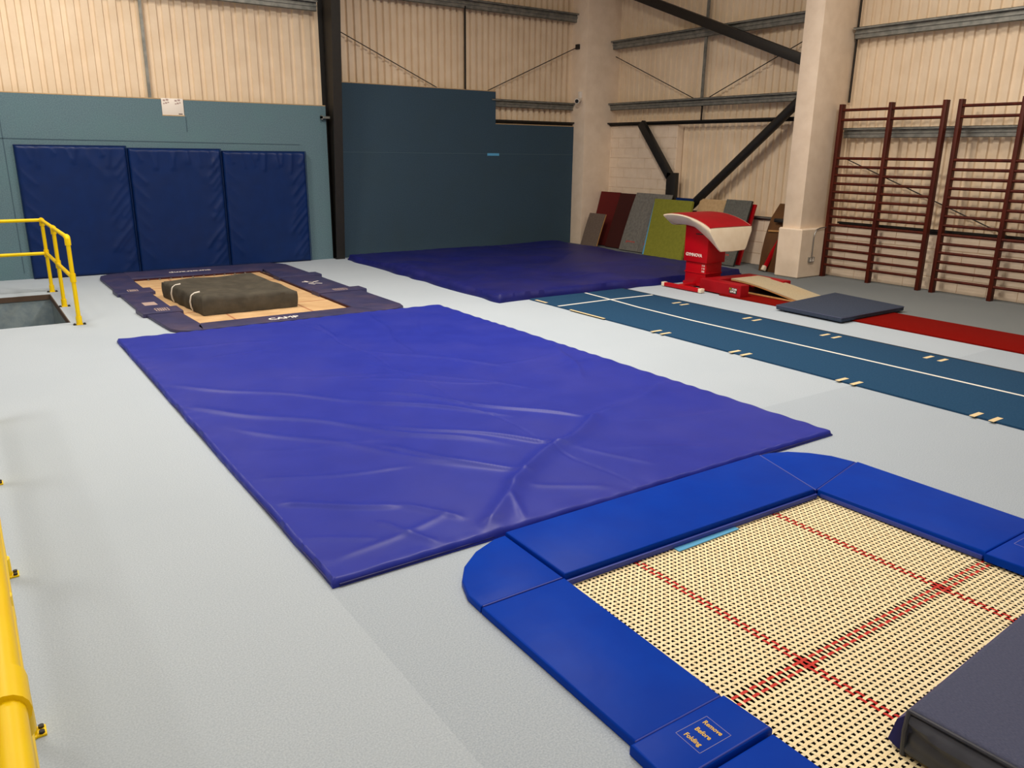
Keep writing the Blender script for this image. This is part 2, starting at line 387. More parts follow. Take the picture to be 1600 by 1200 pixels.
tag(col_, 'tall black steel column against the back wall between the two carpeted boards', 'column')

# white cased corner column & pillar
def cased(x, y0, y1, label, plinth, px, py0, name):
    r = empty(name, ((x+XW)/2, (y0+y1)/2, 0)); cx, cyy = r.location.x, r.location.y
    bxo('shaft', (x-cx, XW+.2-cx, y0-cyy, y1-cyy, plinth or 0, ZC), M_white, r, bev=.006)
    if plinth: bxo('plinth', (px-cx, XW+.2-cx, py0-cyy, y1+.03-cyy, 0, plinth), M_white, r, bev=.02, seg=1)
    return tag(r, label, 'column')
cased(11.83, 14.36, YW+.2, 'white cased column in the far corner of the hall', 0, 0, 0, 'corner_column')
cased(11.80, 8.47, 8.83, 'thick white pillar with a wider plinth beside the climbing bars', .84, 11.73, 8.385, 'pillar')

def rod(name, a, b, r, m, label, cat='brace', g=None):
    o = tubo(name, [a, b], r, m, n=12); return tag(o, label, cat, g)
g_ = 'thin wire braces'
rod('wire_brace', (6.14, YW+.02, 4.19), (8.4, YW+.06, 3.24), .009, M_black, 'thin dark wire slanting down from the black column to the tall blue board', 'wire')
rod('wire_brace', (9.5, YW+.06, 3.24), (11.84, YW+.0, 4.26), .009, M_black, 'thin dark wire slanting up to the corner column on the back wall', 'wire')
rod('wire_brace', (XW+.05, 14.5, 4.16), (XW+.05, 11.86, 3.09), .009, M_black, 'thin wire on the right wall slanting down from the corner column', 'wire')
rod('wire_brace', (XW+.05, 11.62, 3.09), (XW+.05, 9.05, 4.12), .009, M_black, 'thin wire on the right wall slanting up towards the pillar', 'wire')
rod('wire_brace', (XW+.06, 8.35, 1.99), (XW+.06, 5.55, .93), .009, M_black, 'thin wire slanting down behind the climbing bars', 'wire')
bm = bmesh.new(); box(bm, -.05, .05, -.05, .05, -.05, .05); tube(bm, [(0, 0, .03), (.12, -.04, .08), (.26, -.06, .09)], .018, 8)
o = obj('wire_bracket', bm, M_black); o.location = (11.83, 14.66, 4.27); tag(o, 'small black wire anchor bracket on the corner column', 'bracket')
tag(bxo('sag_bar', (8.955, 8.985, YW-.02, YW+.01, 3.25, 4.82), M_black, bev=0), 'thin dark upright bar on the back wall above the tall blue board', 'steel bar')
tag(bxo('sag_bar', (2.91, 2.955, YW+.1, YW+.13, 2.81, 4.5), M_galv, bev=0), 'thin grey upright bar on the back wall above the teal board', 'steel bar')
tag(bxo('sag_bar', (XW-.02, XW+.01, 11.64, 11.70, 3.1, 5.4), M_galv, bev=0), 'thin grey upright bar on the right wall between the wires', 'steel bar')
tag(bxo('sag_bar', (XW+.0, XW+.02, 11.645, 11.675, 2.66, 3.0), M_black, bev=0), 'short thin upright bar between the lower rails of the right wall', 'steel bar')
tag(bxo('sag_bar', (XW+.06, XW+.09, 8.425, 8.45, 2.9, 5.4), M_black, bev=0), 'dark upright strip beside the pillar above the climbing bars', 'steel bar')
# heavy braces
bm = bmesh.new(); bar(bm, (XW-.22, 14.1, 5.42), (XW-.22, 8.9, 3.50), .12, .17); tag(obj('roof_brace', bm, M_black), 'thick black diagonal brace sloping down to the pillar, at top of view', 'brace')
bm = bmesh.new(); tube(bm, [(XW-.20, 11.80, .82), (XW-.20, 9.02, 3.12)], .085, 20); tag(obj('tube_brace', bm, M_black), 'thick black tube brace rising from behind the green mat to the pillar', 'brace')
bm = bmesh.new(); bar(bm, (XW-.19, 13.17, 2.66), (XW-.19, 12.22, 1.58), .10, .17); box(bm, XW-.24, XW-.14, 12.02, 12.28, 0, 1.66, bev=.004)
tag(obj('bent_post', bm, M_black), 'black post with bent upper arm at the end of the white block panel', 'brace')

# cctv camera
r = empty('security_camera', (11.80, 14.52, 3.18))
tubo('housing', [(0, 0, 0), (-.04, -.02, -.015), (-.16, -.10, -.05)], .05, M_plast, r, rs=[.05, .055, .055])
tubo('lens', [(-.155, -.095, -.048), (-.175, -.11, -.055)], .038, M_blk, r)
bxo('mounting_box', (-.02, .03, -.05, .05, .02, .16), M_plast, r, bev=.01)
tag(r, 'small white camera with black lens on the corner column', 'camera')

# socket + conduit on pillar
r = empty('wall_socket', (12.06, 8.385, .31))
fp = bxo('face_plate', (-.075, .075, -.03, 0, -.045, .045), M_chrome, r, bev=.006)
for dx in (-.035, .035):
    bm = bmesh.new(); box(bm, dx-.022, dx+.022, -.033, -.028, -.03, .01); obj('outlet', bm, M_plast, fp, smooth=False)
    bm = bmesh.new(); box(bm, dx-.008, dx+.008, -.036, -.028, .018, .034); obj('switch', bm, M_plast, fp, smooth=False)
tag(r, 'metal double power socket on the pillar plinth', 'socket')
tag(tubo('conduit', [(12.06, 8.365, .355), (12.06, 8.365, .68), (12.075, 8.365, .76), (12.12, 8.365, .82), (12.2, 8.365, .84), (XW-.03, 8.365, .86)], .011, M_chrome, n=10),
    'thin bent steel conduit above the pillar socket', 'conduit')

# ---------------------------------------------------------------- wrinkled sheet mats
rng = np.random.default_rng(4)
def ridges(P, L):
    Z = np.zeros(P.shape[:2])
    for (ax, ay, bx, by, h, w1, w2) in L:
        a = np.array((ax, ay)); d = np.array((bx-ax, by-ay)); Ln = np.hypot(*d); d = d/Ln
        q = P-a; t = q@d; s = q@np.array((-d[1], d[0]))
        wob = .03*np.sin(t*5+ax*7)*min(1, Ln)
        s = s+wob
        e = np.clip(np.minimum(t, Ln-t)/(.25*Ln)+.35, 0, 1); e = e*e*(3-2*e)
        ww = np.where(s > 0, w1, w2)
        Z += h*e*np.exp(-(np.abs(s)/ww)**1.5)
    return Z
def wrinkled(name, x0, x1, y0, y1, h, L, m, parent=None, step=.02, noise=.0015, edge=.02, seed=1, wave=.004, mats=None):
    nx, ny = int((x1-x0)/step), int((y1-y0)/step)
    xs = np.linspace(x0, x1, nx+1); ys = np.linspace(y0, y1, ny+1)
    Xg, Yg = np.meshgrid(xs, ys, indexing='ij'); P = np.stack((Xg, Yg), -1)
    Z = ridges(P, L); rg = np.random.default_rng(seed)
    for k in range(14):
        a = rg.uniform(0, 6.28); f = rg.uniform(1.5, 7); ph = rg.uniform(0, 6.28)
        Z += noise*np.sin((Xg*np.cos(a)+Yg*np.sin(a))*f+ph+.8*np.sin(Yg*1.7+k)+.8*np.sin(Xg*2.1-k))*4/f
    ed = np.minimum(np.minimum(Xg-x0, x1-Xg), np.minimum(Yg-y0, y1-Yg))
    round_ = np.sqrt(np.clip(1-(1-np.clip(ed/edge, 0, 1))**2, 0, 1))
    fade = np.clip(ed/.12, 0, 1)
    # small puckers along hems
    pk = .004*np.exp(-ed/.06)*(np.sin(Xg*31+2*np.sin(Xg*5))+np.sin(Yg*29+2*np.sin(Yg*4)))
    Z = np.maximum(h*(.35+.65*round_)+Z*(.25+.75*fade)+pk, .006)
    # wavy outline
    sxw = wave*np.sin(Yg*6+np.sin(Yg*2.3)*2); syw = wave*np.sin(Xg*6+np.sin(Xg*1.9)*2)
    ex = np.exp(-np.minimum(Xg-x0, x1-Xg)/.1); ey = np.exp(-np.minimum(Yg-y0, y1-Yg)/.1)
    XX = Xg+sxw*ex; YY = Yg+syw*ey
    vs = np.stack((XX, YY, Z), -1).reshape(-1, 3).tolist()
    idx = lambda i, j: i*(ny+1)+j
    fs = [(idx(i, j), idx(i+1, j), idx(i+1, j+1), idx(i, j+1)) for i in range(nx) for j in range(ny)]
    per = [idx(i, 0) for i in range(nx+1)]+[idx(nx, j) for j in range(1, ny+1)]+[idx(i, ny) for i in range(nx-1, -1, -1)]+[idx(0, j) for j in range(ny-1, 0, -1)]
    b = len(vs)
    for p in per: vs.append((vs[p][0], vs[p][1], 0.0))
    n = len(per)
    for i in range(n): fs.append((per[i], b+i, b+(i+1) % n, per[(i+1) % n])[::-1][::-1])
    fs.append(tuple(b+i for i in range(n))[::-1])
    return pyobj(name, vs, fs, m, parent, ang=60)

L1 = [(1.3, 7.15, 3.3, 5.0, .016, .10, .04), (1.25, 6.45, 2.95, 4.4, .018, .12, .05), (1.45, 5.75, 2.65, 4.0, .014, .10, .05),
      (1.27, 4.25, 1.9, 3.85, .016, .08, .03), (1.9, 3.86, 2.1, 3.5, .012, .05, .04), (1.27, 4.68, 2.2, 4.34, .008, .06, .03),
      (1.2, 3.8, 1.6, 3.56, .008, .05, .03), (3.27, 7.4, 4.2, 6.15, .014, .08, .03), (2.15, 3.3, 2.66, 3.82, .035, .07, .12),
      (2.6, 3.78, 3.36, 4.18, .040, .09, .13), (3.3, 4.14, 3.95, 4.5, .034, .08, .12), (3.9, 4.46, 5.1, 4.86, .018, .08, .12),
      (2.75, 6.0, 3.85, 4.5, .018, .06, .03), (2.4, 5.2, 3.35, 4.12, .020, .08, .03), (2.2, 4.8, 2.78, 3.85, .018, .09, .03),
      (2.75, 6.5, 3.8, 5.7, .008, .05, .03), (5.12, 6.56, 4.54, 5.38, .016, .06, .09), (4.15, 6.22, 4.9, 6.24, .008, .05, .03),
      (1.9, 7.95, 2.5, 8.0, .006, .05, .03), (1.7, 3.75, 1.84, 3.3, .012, .05, .05), (1.3, 3.45, 2.05, 3.62, .008, .05, .04),
      (2.38, 3.3, 2.5, 3.62, .010, .03, .04), (4.15, 9.2, 3.6, 7.0, .012, .05, .08), (3.38, 8.95, 3.25, 8.2, .010, .04, .06),
      (4.6, 8.9, 4.2, 7.9, .010, .05, .06), (3.0, 6.9, 4.0, 5.35, .007, .05, .03), (2.6, 5.75, 3.4, 4.85, .007, .05, .03),
      (1.5, 8.6, 2.7, 8.3, .006, .08, .05), (2.2, 6.9, 3.2, 6.4, .006, .06, .04), (4.0, 4.3, 4.9, 4.0, .006, .08, .05),
      (3.6, 3.9, 4.2, 3.5, .006, .05, .05), (2.7, 3.7, 3.1, 3.4, .007, .04, .05), (4.3, 5.9, 5.1, 5.9, .005, .08, .06),
      (1.4, 5.2, 2.3, 4.9, .006, .08, .05), (3.4, 4.05, 3.6, 3.5, .006, .04, .05)]
seam = [(3.24, 9.38, 3.24, 3.29, -.006, .012, .012)]
r = empty('landing_mat', (3.235, 6.33, 0))
cov = wrinkled('cover', 1.23-3.235, 5.235-3.235, 3.27-6.33, 9.34-6.33, .04, [(a-3.235, b-6.33, c-3.235, d-6.33, h*1.15, w1*.62, w2*.62) for a, b, c, d, h, w1, w2 in L1+seam], M_vio, r, step=.0155, noise=.0011)
bm = bmesh.new()
pts = [Vector((x, y, 0)) for x, y in ((1.232, 3.272), (5.233, 3.272), (5.233, 9.338), (1.232, 9.338))]
for i in range(4):
    a = pts[i]-Vector((3.235, 6.33, 0)); b = pts[(i+1) % 4]-Vector((3.235, 6.33, 0))
    a = a+(b-a).normalized()*.03; b = b-(b-a).normalized()*.03
    tube(bm, [a+Vector((0, 0, .014)), b+Vector((0, 0, .014))], .006, 8)
obj('piping', bm, M_vio2, r)
tag(r, 'large creased violet blue landing mat in the middle of the floor', 'mat')
L2 = [(6.3, 12.6, 6.2, 10.3, .03, .15, .2), (6.2, 10.2, 7.2, 11.1, .03, .12, .15), (6.6, 9.7, 10.1, 12.4, .02, .15, .2),
      (6.2, 13.6, 8.9, 9.4, .015, .15, .2), (11.1, 12.1, 10.5, 10.0, .02, .15, .15), (8.0, 14.3, 10.6, 13.6, .02, .2, .15),
      (7.4, 13, 9.4, 12.2, .02, .2, .15), (9.2, 11, 10.8, 10.6, .015, .2, .15), (7.6, 10.4, 8.8, 9.6, .015, .1, .15)]
r = empty('landing_mat', (8.6, 11.8, 0))
wrinkled('cover', 6.08-8.6, 11.2-8.6, 9.12-11.8, 14.42-11.8, .11, [(a-8.6, b-11.8, c-8.6, d-11.8, h, w1, w2) for a, b, c, d, h, w1, w2 in L2], M_vio2, r, step=.035, noise=.004, edge=.04, seed=3, wave=.02)
tag(r, 'dark violet blue landing mat spread in the far corner behind the vaulting table', 'mat')

# ---------------------------------------------------------------- wall pads
def wall_pad(x0, x1, ztop, label, seed):
    r = empty('wall_pad', ((x0+x1)/2, YW-.13, 0)); W = x1-x0; rg = np.random.default_rng(seed)
    L = []
    for k in range(13):   # puckers fanning from the right and top edges
        z = .25+k*.14+rg.uniform(-.04, .04); ln = rg.uniform(.2, .5)
        L.append((W/2, z+.05, W/2-ln*.75, z-ln*.9, rg.uniform(.008, .018), .03, .05))
    for k in range(9):
        x = -W/2+.12+k*(W-.2)/8+rg.uniform(-.04, .04); ln = rg.uniform(.15, .4)
        L.append((x, ztop, x+rg.uniform(-.1, .12), ztop-ln, rg.uniform(.008, .016), .025, .04))
    for k in range(6):
        z = .5+k*.25; L.append((-W/2, z, -W/2+.25, z-.3, rg.uniform(.005, .01), .03, .04))
    L.append((W*.1, ztop-.1, W*.3, ztop-.55, .01, .08, .1))
    step = .018; nx, nz = int(W/step), int((ztop-.02)/step)
    xs = np.linspace(-W/2+.006, W/2-.006, nx+1); zs = np.linspace(.0, ztop, nz+1)
    Xg, Zg = np.meshgrid(xs, zs, indexing='ij'); P = np.stack((Xg, Zg), -1); D = ridges(P, L)
    ed = np.minimum(np.minimum(Xg-xs[0], xs[-1]-Xg), np.minimum(Zg, ztop-Zg))
    rd = np.sqrt(np.clip(1-(1-np.clip(ed/.05, 0, 1))**2, 0, 1))
    D = -(.06+.055*rd+D*np.clip(ed/.05, .15, 1))
    vs = np.stack((Xg, D+.12, Zg), -1).reshape(-1, 3).tolist()
    idx = lambda i, j: i*(nz+1)+j
    fs = [(idx(i, j), idx(i+1, j), idx(i+1, j+1), idx(i, j+1)) for i in range(nx) for j in range(nz)]
    per = [idx(i, 0) for i in range(nx+1)]+[idx(nx, j) for j in range(1, nz+1)]+[idx(i, nz) for i in range(nx-1, -1, -1)]+[idx(0, j) for j in range(nz-1, 0, -1)]
    b = len(vs)
    for p in per: vs.append((vs[p][0], .105, vs[p][2]))
    n = len(per)
    for i in range(n): fs.append((per[i], b+i, b+(i+1) % n, per[(i+1) % n]))
    fs.append(tuple(b+i for i in range(n)))
    pyobj('cover', vs, fs, M_navy, r, ang=60)
    bm = bmesh.new(); tube(bm, [(-W/2, .03, ztop-.002), (W/2, .03, ztop-.002)], .006, 8); tube(bm, [(W/2-.003, .03, .01), (W/2-.003, .03, ztop)], .006, 8)
    obj('piping', bm, M_navy, r)
    return tag(r, label, 'wall pad', 'navy wall pads standing against the back wall')
wall_pad(.86, 2.445, 2.06, 'leftmost navy blue wall pad, behind the yellow corner rail', 5)
wall_pad(2.455, 3.95, 2.03, 'middle one of the three navy blue wall pads', 6)
wall_pad(3.96, 5.47, 2.0, 'rightmost navy blue wall pad, nearest the black column', 7)

# ---------------------------------------------------------------- near trampoline
T = empty('trampoline', (3.25, .6, 0)); ox, oy = 3.25, .6
def tp(poly): return [(x-ox, y-oy) for x, y in poly]
# woven bed: real straps passing over and under, in two colours
def weave(parent):
    p = .0272; x0, x1 = 2.06-ox, 4.30-ox; y1 = 2.80-oy; y0 = -1.84-oy; hh = .0009; zb = -.010
    cx = [x0+(i+.5)*p for i in range(int((x1-x0)/p))]
    cyy = []; y = y1-p/2
    bands = [1.645-oy, -.6-oy]; redrows = set()
    while y > y0:
        b = next((b for b in bands if b < y < b+1.8*p), None)
        if b is not None:
            redrows.add(len(cyy)); cyy.append(b+.68*p); redrows.add(len(cyy)); cyy.append(b-.68*p); y = b-1.95*p; bands.remove(b)
        else: cyy.append(y); y -= p
    redcols = {i for i, x in enumerate(cx) if any(abs(x+ox-c) < p*1.02 for c in (2.665, 3.745))}
    vs = []; fs = []; mi = []
    def ribbon(along, c, sites, red, phase, w_, d_):
        b = len(vs); n = 0
        for k, s in enumerate(sites):
            z = zb+(hh if (k+phase) % 2 == 0 else -hh)
            for d in (-d_, d_):
                for side in (-w_, w_):
                    vs.append((c+side, s+d, z) if along == 'y' else (s+d, c+side, z))
            n += 2
        for k in range(n-1):
            fs.append((b+2*k, b+2*k+1, b+2*k+3, b+2*k+2)); mi.append(1 if red else 0)
    for i, x in enumerate(cx): ribbon('y', x, cyy[::-1], i in redcols, i+len(cyy)+1, .0067, .40*p)
    for j, y in enumerate(cyy): ribbon('x', y, cx, j in redrows, j+1, .0070, .40*p)
    return pyobj('jumping_bed', vs, fs, [M_web, M_webr], parent, smooth=False, mi=mi)
bed = weave(T); bed['label'] = 'cream woven strap bed with red cross lines'
sk = bxo('patch', (2.92-ox, 3.40-ox, 2.62-oy, 2.72-oy, -.006, -.003), M_sky, T, bev=0); sk['label'] = 'light blue fabric patch at the bed edge'
# springs' dark frame rail under the pads
bm = bmesh.new()
fr = [(1.80, 2.74), (1.86, 3.0), (2.22, 3.18), (4.3, 3.18), (4.6, 3.1), (4.76, 2.74), (4.76, -1.4), (4.6, -1.8), (2.0, -1.8), (1.78, -1.5)]
tube(bm, [Vector((x-ox, y-oy, .012)) for x, y in fr+fr[:1]], .014, 8, caps=False); obj('frame_rail', bm, M_blk, T)
Z0 = .004
def rp(poly, z1, nm='side_pad', bev=.011, **k): return pad(nm, tp(poly), Z0, Z0+(z1-Z0)*.78, M_royal, T, bev=min(bev, .011), **k)
# far end pad, raised, with corners
rp([(2.20, 2.70), (4.14, 2.66), (4.33, 3.24), (2.21, 3.235)], .062, 'end_pad')
rp([(1.71, 2.70), (2.19, 2.70), (2.20, 3.225), (2.12, 3.22), (1.97, 3.16), (1.84, 3.06), (1.76, 2.95), (1.715, 2.82)], .046, 'corner_pad', bev=.02)
rp([(4.16, 2.66), (4.80, 2.80), (4.76, 2.96), (4.68, 3.08), (4.57, 3.18), (4.43, 3.235), (4.345, 3.24)], .050, 'corner_pad', bev=.02)
rp([(1.70, 1.66), (2.15, 1.66), (2.19, 2.69), (1.71, 2.69)], .050, 'side_pad')
flap1 = rp([(1.66, 1.43), (2.16, 1.43), (2.155, 1.655), (1.67, 1.655)], .060, 'fold_flap', bev=.014)
rp([(1.68, -.2), (2.14, -.2), (2.15, 1.42), (1.69, 1.42)], .046, 'side_pad')
rp([(1.68, -1.95), (2.16, -1.95), (2.14, -.21), (1.68, -.21)], .046, 'side_pad')
rp([(4.165, 2.65), (4.80, 2.79), (4.81, 1.66), (4.20, 1.66)], .058, 'side_pad')
flap2 = rp([(4.19, 1.43), (4.83, 1.43), (4.83, 1.655), (4.18, 1.655)], .062, 'fold_flap', bev=.014)
rp([(4.2, -1.95), (4.81, -1.95), (4.81, 1.42), (4.2, 1.42)], .048, 'side_pad')
rp([(2.17, -2.0), (4.19, -2.0), (4.19, -1.55), (2.17, -1.55)], .05, 'end_pad')
# hanging hems below the pads' inner edges
bm = bmesh.new()
bar(bm, (2.19-ox, 2.685-oy, .006), (4.15-ox, 2.645-oy, .006), .014, .03); bar(bm, (4.17-ox, 2.63-oy, .01), (4.195-ox, 1.67-oy, .01), .014, .026)
obj('hem', bm, M_royal_e, T)
# seam piping
for a, b in (((2.205, 2.70), (2.215, 3.22)), ((1.72, 2.697), (2.18, 2.697)), ((4.16, 2.66), (4.345, 3.235)), ((4.17, 2.657), (4.79, 2.793))):
    bm = bmesh.new(); tube(bm, [(a[0]-ox, a[1]-oy, .035), (b[0]-ox, b[1]-oy, .035)], .005, 8); obj('piping', bm, M_royal_e, T)
for y, x0, x1, z in ((1.658, 1.70, 2.14, .041), (1.44, 1.68, 2.15, .045)):
    bm = bmesh.new(); tube(bm, [(x0-ox, y-oy, z), (x1-ox, y-oy, z)], .0045, 8); obj('piping', bm, M_royal_e, T)
# printed label
zl = .0480
bm = bmesh.new(); q = [(2.004, 1.604), (2.0, 1.486), (1.840, 1.487), (1.845, 1.606)]
for i in range(4):
    a, b = q[i], q[(i+1) % 4]; bar(bm, (a[0]-ox, a[1]-oy, zl), (b[0]-ox, b[1]-oy, zl), .002, .0008, bev=0)
obj('label_border', bm, M_ltrim, flap1, smooth=False)
for s, x in (('Remove', 1.974), ('Before', 1.924), ('Folding', 1.871)):
    text('lettering', s, .030, frame_M((x-ox, 1.548-oy, zl), (0, -1, 0), (1, 0, 0)), M_ytext, flap1, depth=.0004, sx=.86, bold=.0007)
bm = bmesh.new(); q = [(4.42, 1.62), (4.42, 1.47), (4.66, 1.47), (4.66, 1.62)]
for i in range(4):
    a, b = q[i], q[(i+1) % 4]; bar(bm, (a[0]-ox, a[1]-oy, .0496), (b[0]-ox, b[1]-oy, .0496), .002, .0008, bev=0)
obj('label_border', bm, M_ltrim, flap2, smooth=False)
tag(T, 'royal blue padded trampoline with cream woven bed, nearest the viewer', 'trampoline')

# crash mat lying on near trampoline
def crash():
    r = empty('crash_mat', (2.50, 1.13, -.006), math.radians(-86.5)); Lx, Ly, h = 1.55, 2.6, .188   # local x runs towards the viewer, local y to the right
    # body: grid wrapped box with wrinkled near side
    bm = bmesh.new(); box(bm, 0, Lx, 0, Ly, 0, h, bev=.018, seg=3); obj('top_cover', bm, M_slate2, r)
    n, m_ = 90, 12; vs = []; fs = []
    for i in range(n+1):
        for j in range(m_+1):
            x = .012+(Lx-.02)*i/n; t = j/m_; z = .006+(h-.03)*t
            b = .030*math.sin(math.pi*t)**.7*(min(1, i/7))**.6
            b += .011*math.sin(9*t+x*5)*math.exp(-x*1.5)+.008*math.sin(16*t+2.2*math.sin(x*6))*math.sin(math.pi*t)*(.4+.6*math.exp(-x*3))
            vs.append((x, -.004-b, z))
    for i in range(n):
        for j in range(m_): a = i*(m_+1)+j; fs.append((a, a+1, a+m_+2, a+m_+1))
    pyobj('side_cover', vs, fs, M_slated, r)
    bm = bmesh.new(); tube(bm, [(.0, -.004, h-.012), (Lx-.01, -.006, h-.012)], .008, 8); tube(bm, [(.006, -.008, .0), (.002, -.012, h*.5), (.004, -.004, h-.01)], .010, 8)
    obj('piping', bm, M_slated, r)
    # blue vinyl end
    bm = bmesh.new(); pl = [(0, 0, h-.03), (-.035, 0, h*.62), (-.055, 0, .02), (-.02, 0, .004), (0, 0, .004)]
    a = [bm.verts.new((x, .002, z)) for x, _, z in pl]; b = [bm.verts.new((x*.9, Ly-.01, z)) for x, _, z in pl]
    bm.faces.new(a); bm.faces.new(b[::-1])
    for i in range(5): bm.faces.new((a[i], a[(i+1) % 5], b[(i+1) % 5], b[i]))
    e = obj('end_panel', bm, M_vio2, r); e['label'] = 'violet blue vinyl end panel'
    tag(r, 'thick slate grey crash mat lying on the near trampoline bed', 'mat')
crash()

# ---------------------------------------------------------------- far trampoline
T2 = empty('trampoline', (3.2, 11.7, 0)); ox, oy = 3.2, 11.7
bxo('jumping_bed', (2.10-ox, 4.20-ox, 9.70-oy, 13.70-oy, -.02, .004), M_bed2, T2, bev=0)
bm = bmesh.new()
for x in (2.66, 3.66): box(bm, x-.012-ox, x+.012-ox, 9.74-oy, 13.66-oy, .003, .0055)
for y in (10.6, 12.75): box(bm, 2.14-ox, 4.16-ox, y-.012-oy, y+.012-oy, .003, .006)
obj('bed_lines', bm, M_line, T2, smooth=False)
def np_(poly, z1, nm='side_pad', bev=.012): return pad(nm, tp(poly), .004, z1, M_navy2, T2, bev=bev)
near_end = np_([(2.13, 9.36), (4.50, 9.36), (4.50, 9.44), (4.14, 9.74), (2.20, 9.72), (2.13, 9.55)], .040, 'end_pad')
far_end = np_([(2.13, 14.42), (4.6, 14.42), (4.2, 13.66), (2.12, 13.66)], .050, 'end_pad')
np_([(1.80, 9.98), (1.83, 9.58), (1.90, 9.44), (2.02, 9.365), (2.16, 9.36), (2.20, 9.72), (2.16, 10.62), (1.76, 10.62)], .040)
np_([(1.72, 10.55), (2.20, 10.55), (2.20, 10.92), (1.70, 10.92)], .058, 'fold_flap')
np_([(1.74, 10.90), (2.14, 10.90), (2.13, 12.3), (1.73, 12.3)], .042)
np_([(1.70, 12.25), (2.20, 12.25), (2.20, 12.62), (1.69, 12.62)], .056, 'fold_flap')
np_([(1.73, 12.6), (2.12, 12.6), (2.13, 13.7), (2.2, 14.4), (2.05, 14.42), (1.88, 14.36), (1.76, 14.22), (1.72, 14.0)], .045)
np_([(4.15, 9.76), (4.48, 9.36), (4.64, 9.38), (4.76, 9.46), (4.80, 9.62), (4.79, 10.9), (4.14, 10.9)], .044)
np_([(4.12, 10.86), (4.87, 10.86), (4.87, 11.14), (4.12, 11.14)], .066, 'fold_flap')
np_([(4.14, 11.12), (4.77, 11.12), (4.77, 12.6), (4.15, 12.6)], .046)
np_([(4.12, 12.56), (4.84, 12.56), (4.84, 12.84), (4.12, 12.84)], .066, 'fold_flap')
np_([(4.15, 12.82), (4.77, 12.82), (4.77, 14.1), (4.70, 14.28), (4.56, 14.40), (4.30, 14.42)], .048)
# hems and hooks on inner edges
bm = bmesh.new(); bar(bm, (2.16-ox, 13.655-oy, .012), (4.16-ox, 13.655-oy, .012), .012, .03); bar(bm, (4.145-ox, 9.8-oy, .012), (4.145-ox, 13.62-oy, .012), .012, .03)
obj('hem', bm, M_maroon2, T2)
for i in range(10): bxo('hook', (2.35+i*.17-ox, 2.375+i*.17-ox, 13.60-oy, 13.66-oy, .004, .02), M_chrome, T2, bev=.003)
# printed names
text('lettering', 'CAMP', .155, frame_M((3.14-ox, 9.50-oy, .0408), (1, .0, 0), (0, 1, 0)), M_wtext, near_end, depth=.0004, sx=.92, bold=.004)
text('lettering', 'eurotramp', .17, frame_M((3.10-ox, 14.02-oy, .0508), (-1, 0, 0), (0, -1, 0)), M_wtext, far_end, depth=.0004, sx=.92, bold=.004)
# small printed labels
def small_label(x0, x1, y0, y1, z):
    bm = bmesh.new(); t = .012
    box(bm, x0-ox, x1-ox, y0-oy, y0+t-oy, z, z+.001); box(bm, x0-ox, x1-ox, y1-t-oy, y1-oy, z, z+.001)
    box(bm, x0-ox, x0+t-ox, y0-oy, y1-oy, z, z+.001); box(bm, x1-t-ox, x1-ox, y0-oy, y1-oy, z, z+.001)
    for k in range(4):
        xx = x0+.03+k*(x1-x0-.05)/4; box(bm, xx-ox, xx+.016-ox, y0+.035-oy, y1-.035-oy, z, z+.001)
    obj('printed_label', bm, M_greyp, T2, smooth=False)
small_label(1.90, 2.06, 10.62, 10.84, .0582); small_label(1.86, 2.0, 12.34, 12.52, .0562); small_label(4.40, 4.60, 10.90, 11.06, .0662)
bxo('printed_label', (1.86-ox, 2.02-ox, 11.18-oy, 11.42-oy, .042, .0432), M_greyp, T2, bev=0)
bm = bmesh.new()
for a, b, c, d in ((4.30, 12.02, 4.44, 11.92), (4.36, 12.08, 4.42, 11.86), (4.40, 11.9, 4.56, 12.0), (4.44, 11.82, 4.52, 11.74), (4.34, 11.84, 4.40, 11.72)):
    bar(bm, (a-ox, b-oy, .0465), (c-ox, d-oy, .0465), .03, .001, bev=0)
obj('printed_logo', bm, M_wtext, T2, smooth=False)
tag(T2, 'faded navy padded trampoline with a tan bed by the back wall pads', 'trampoline')

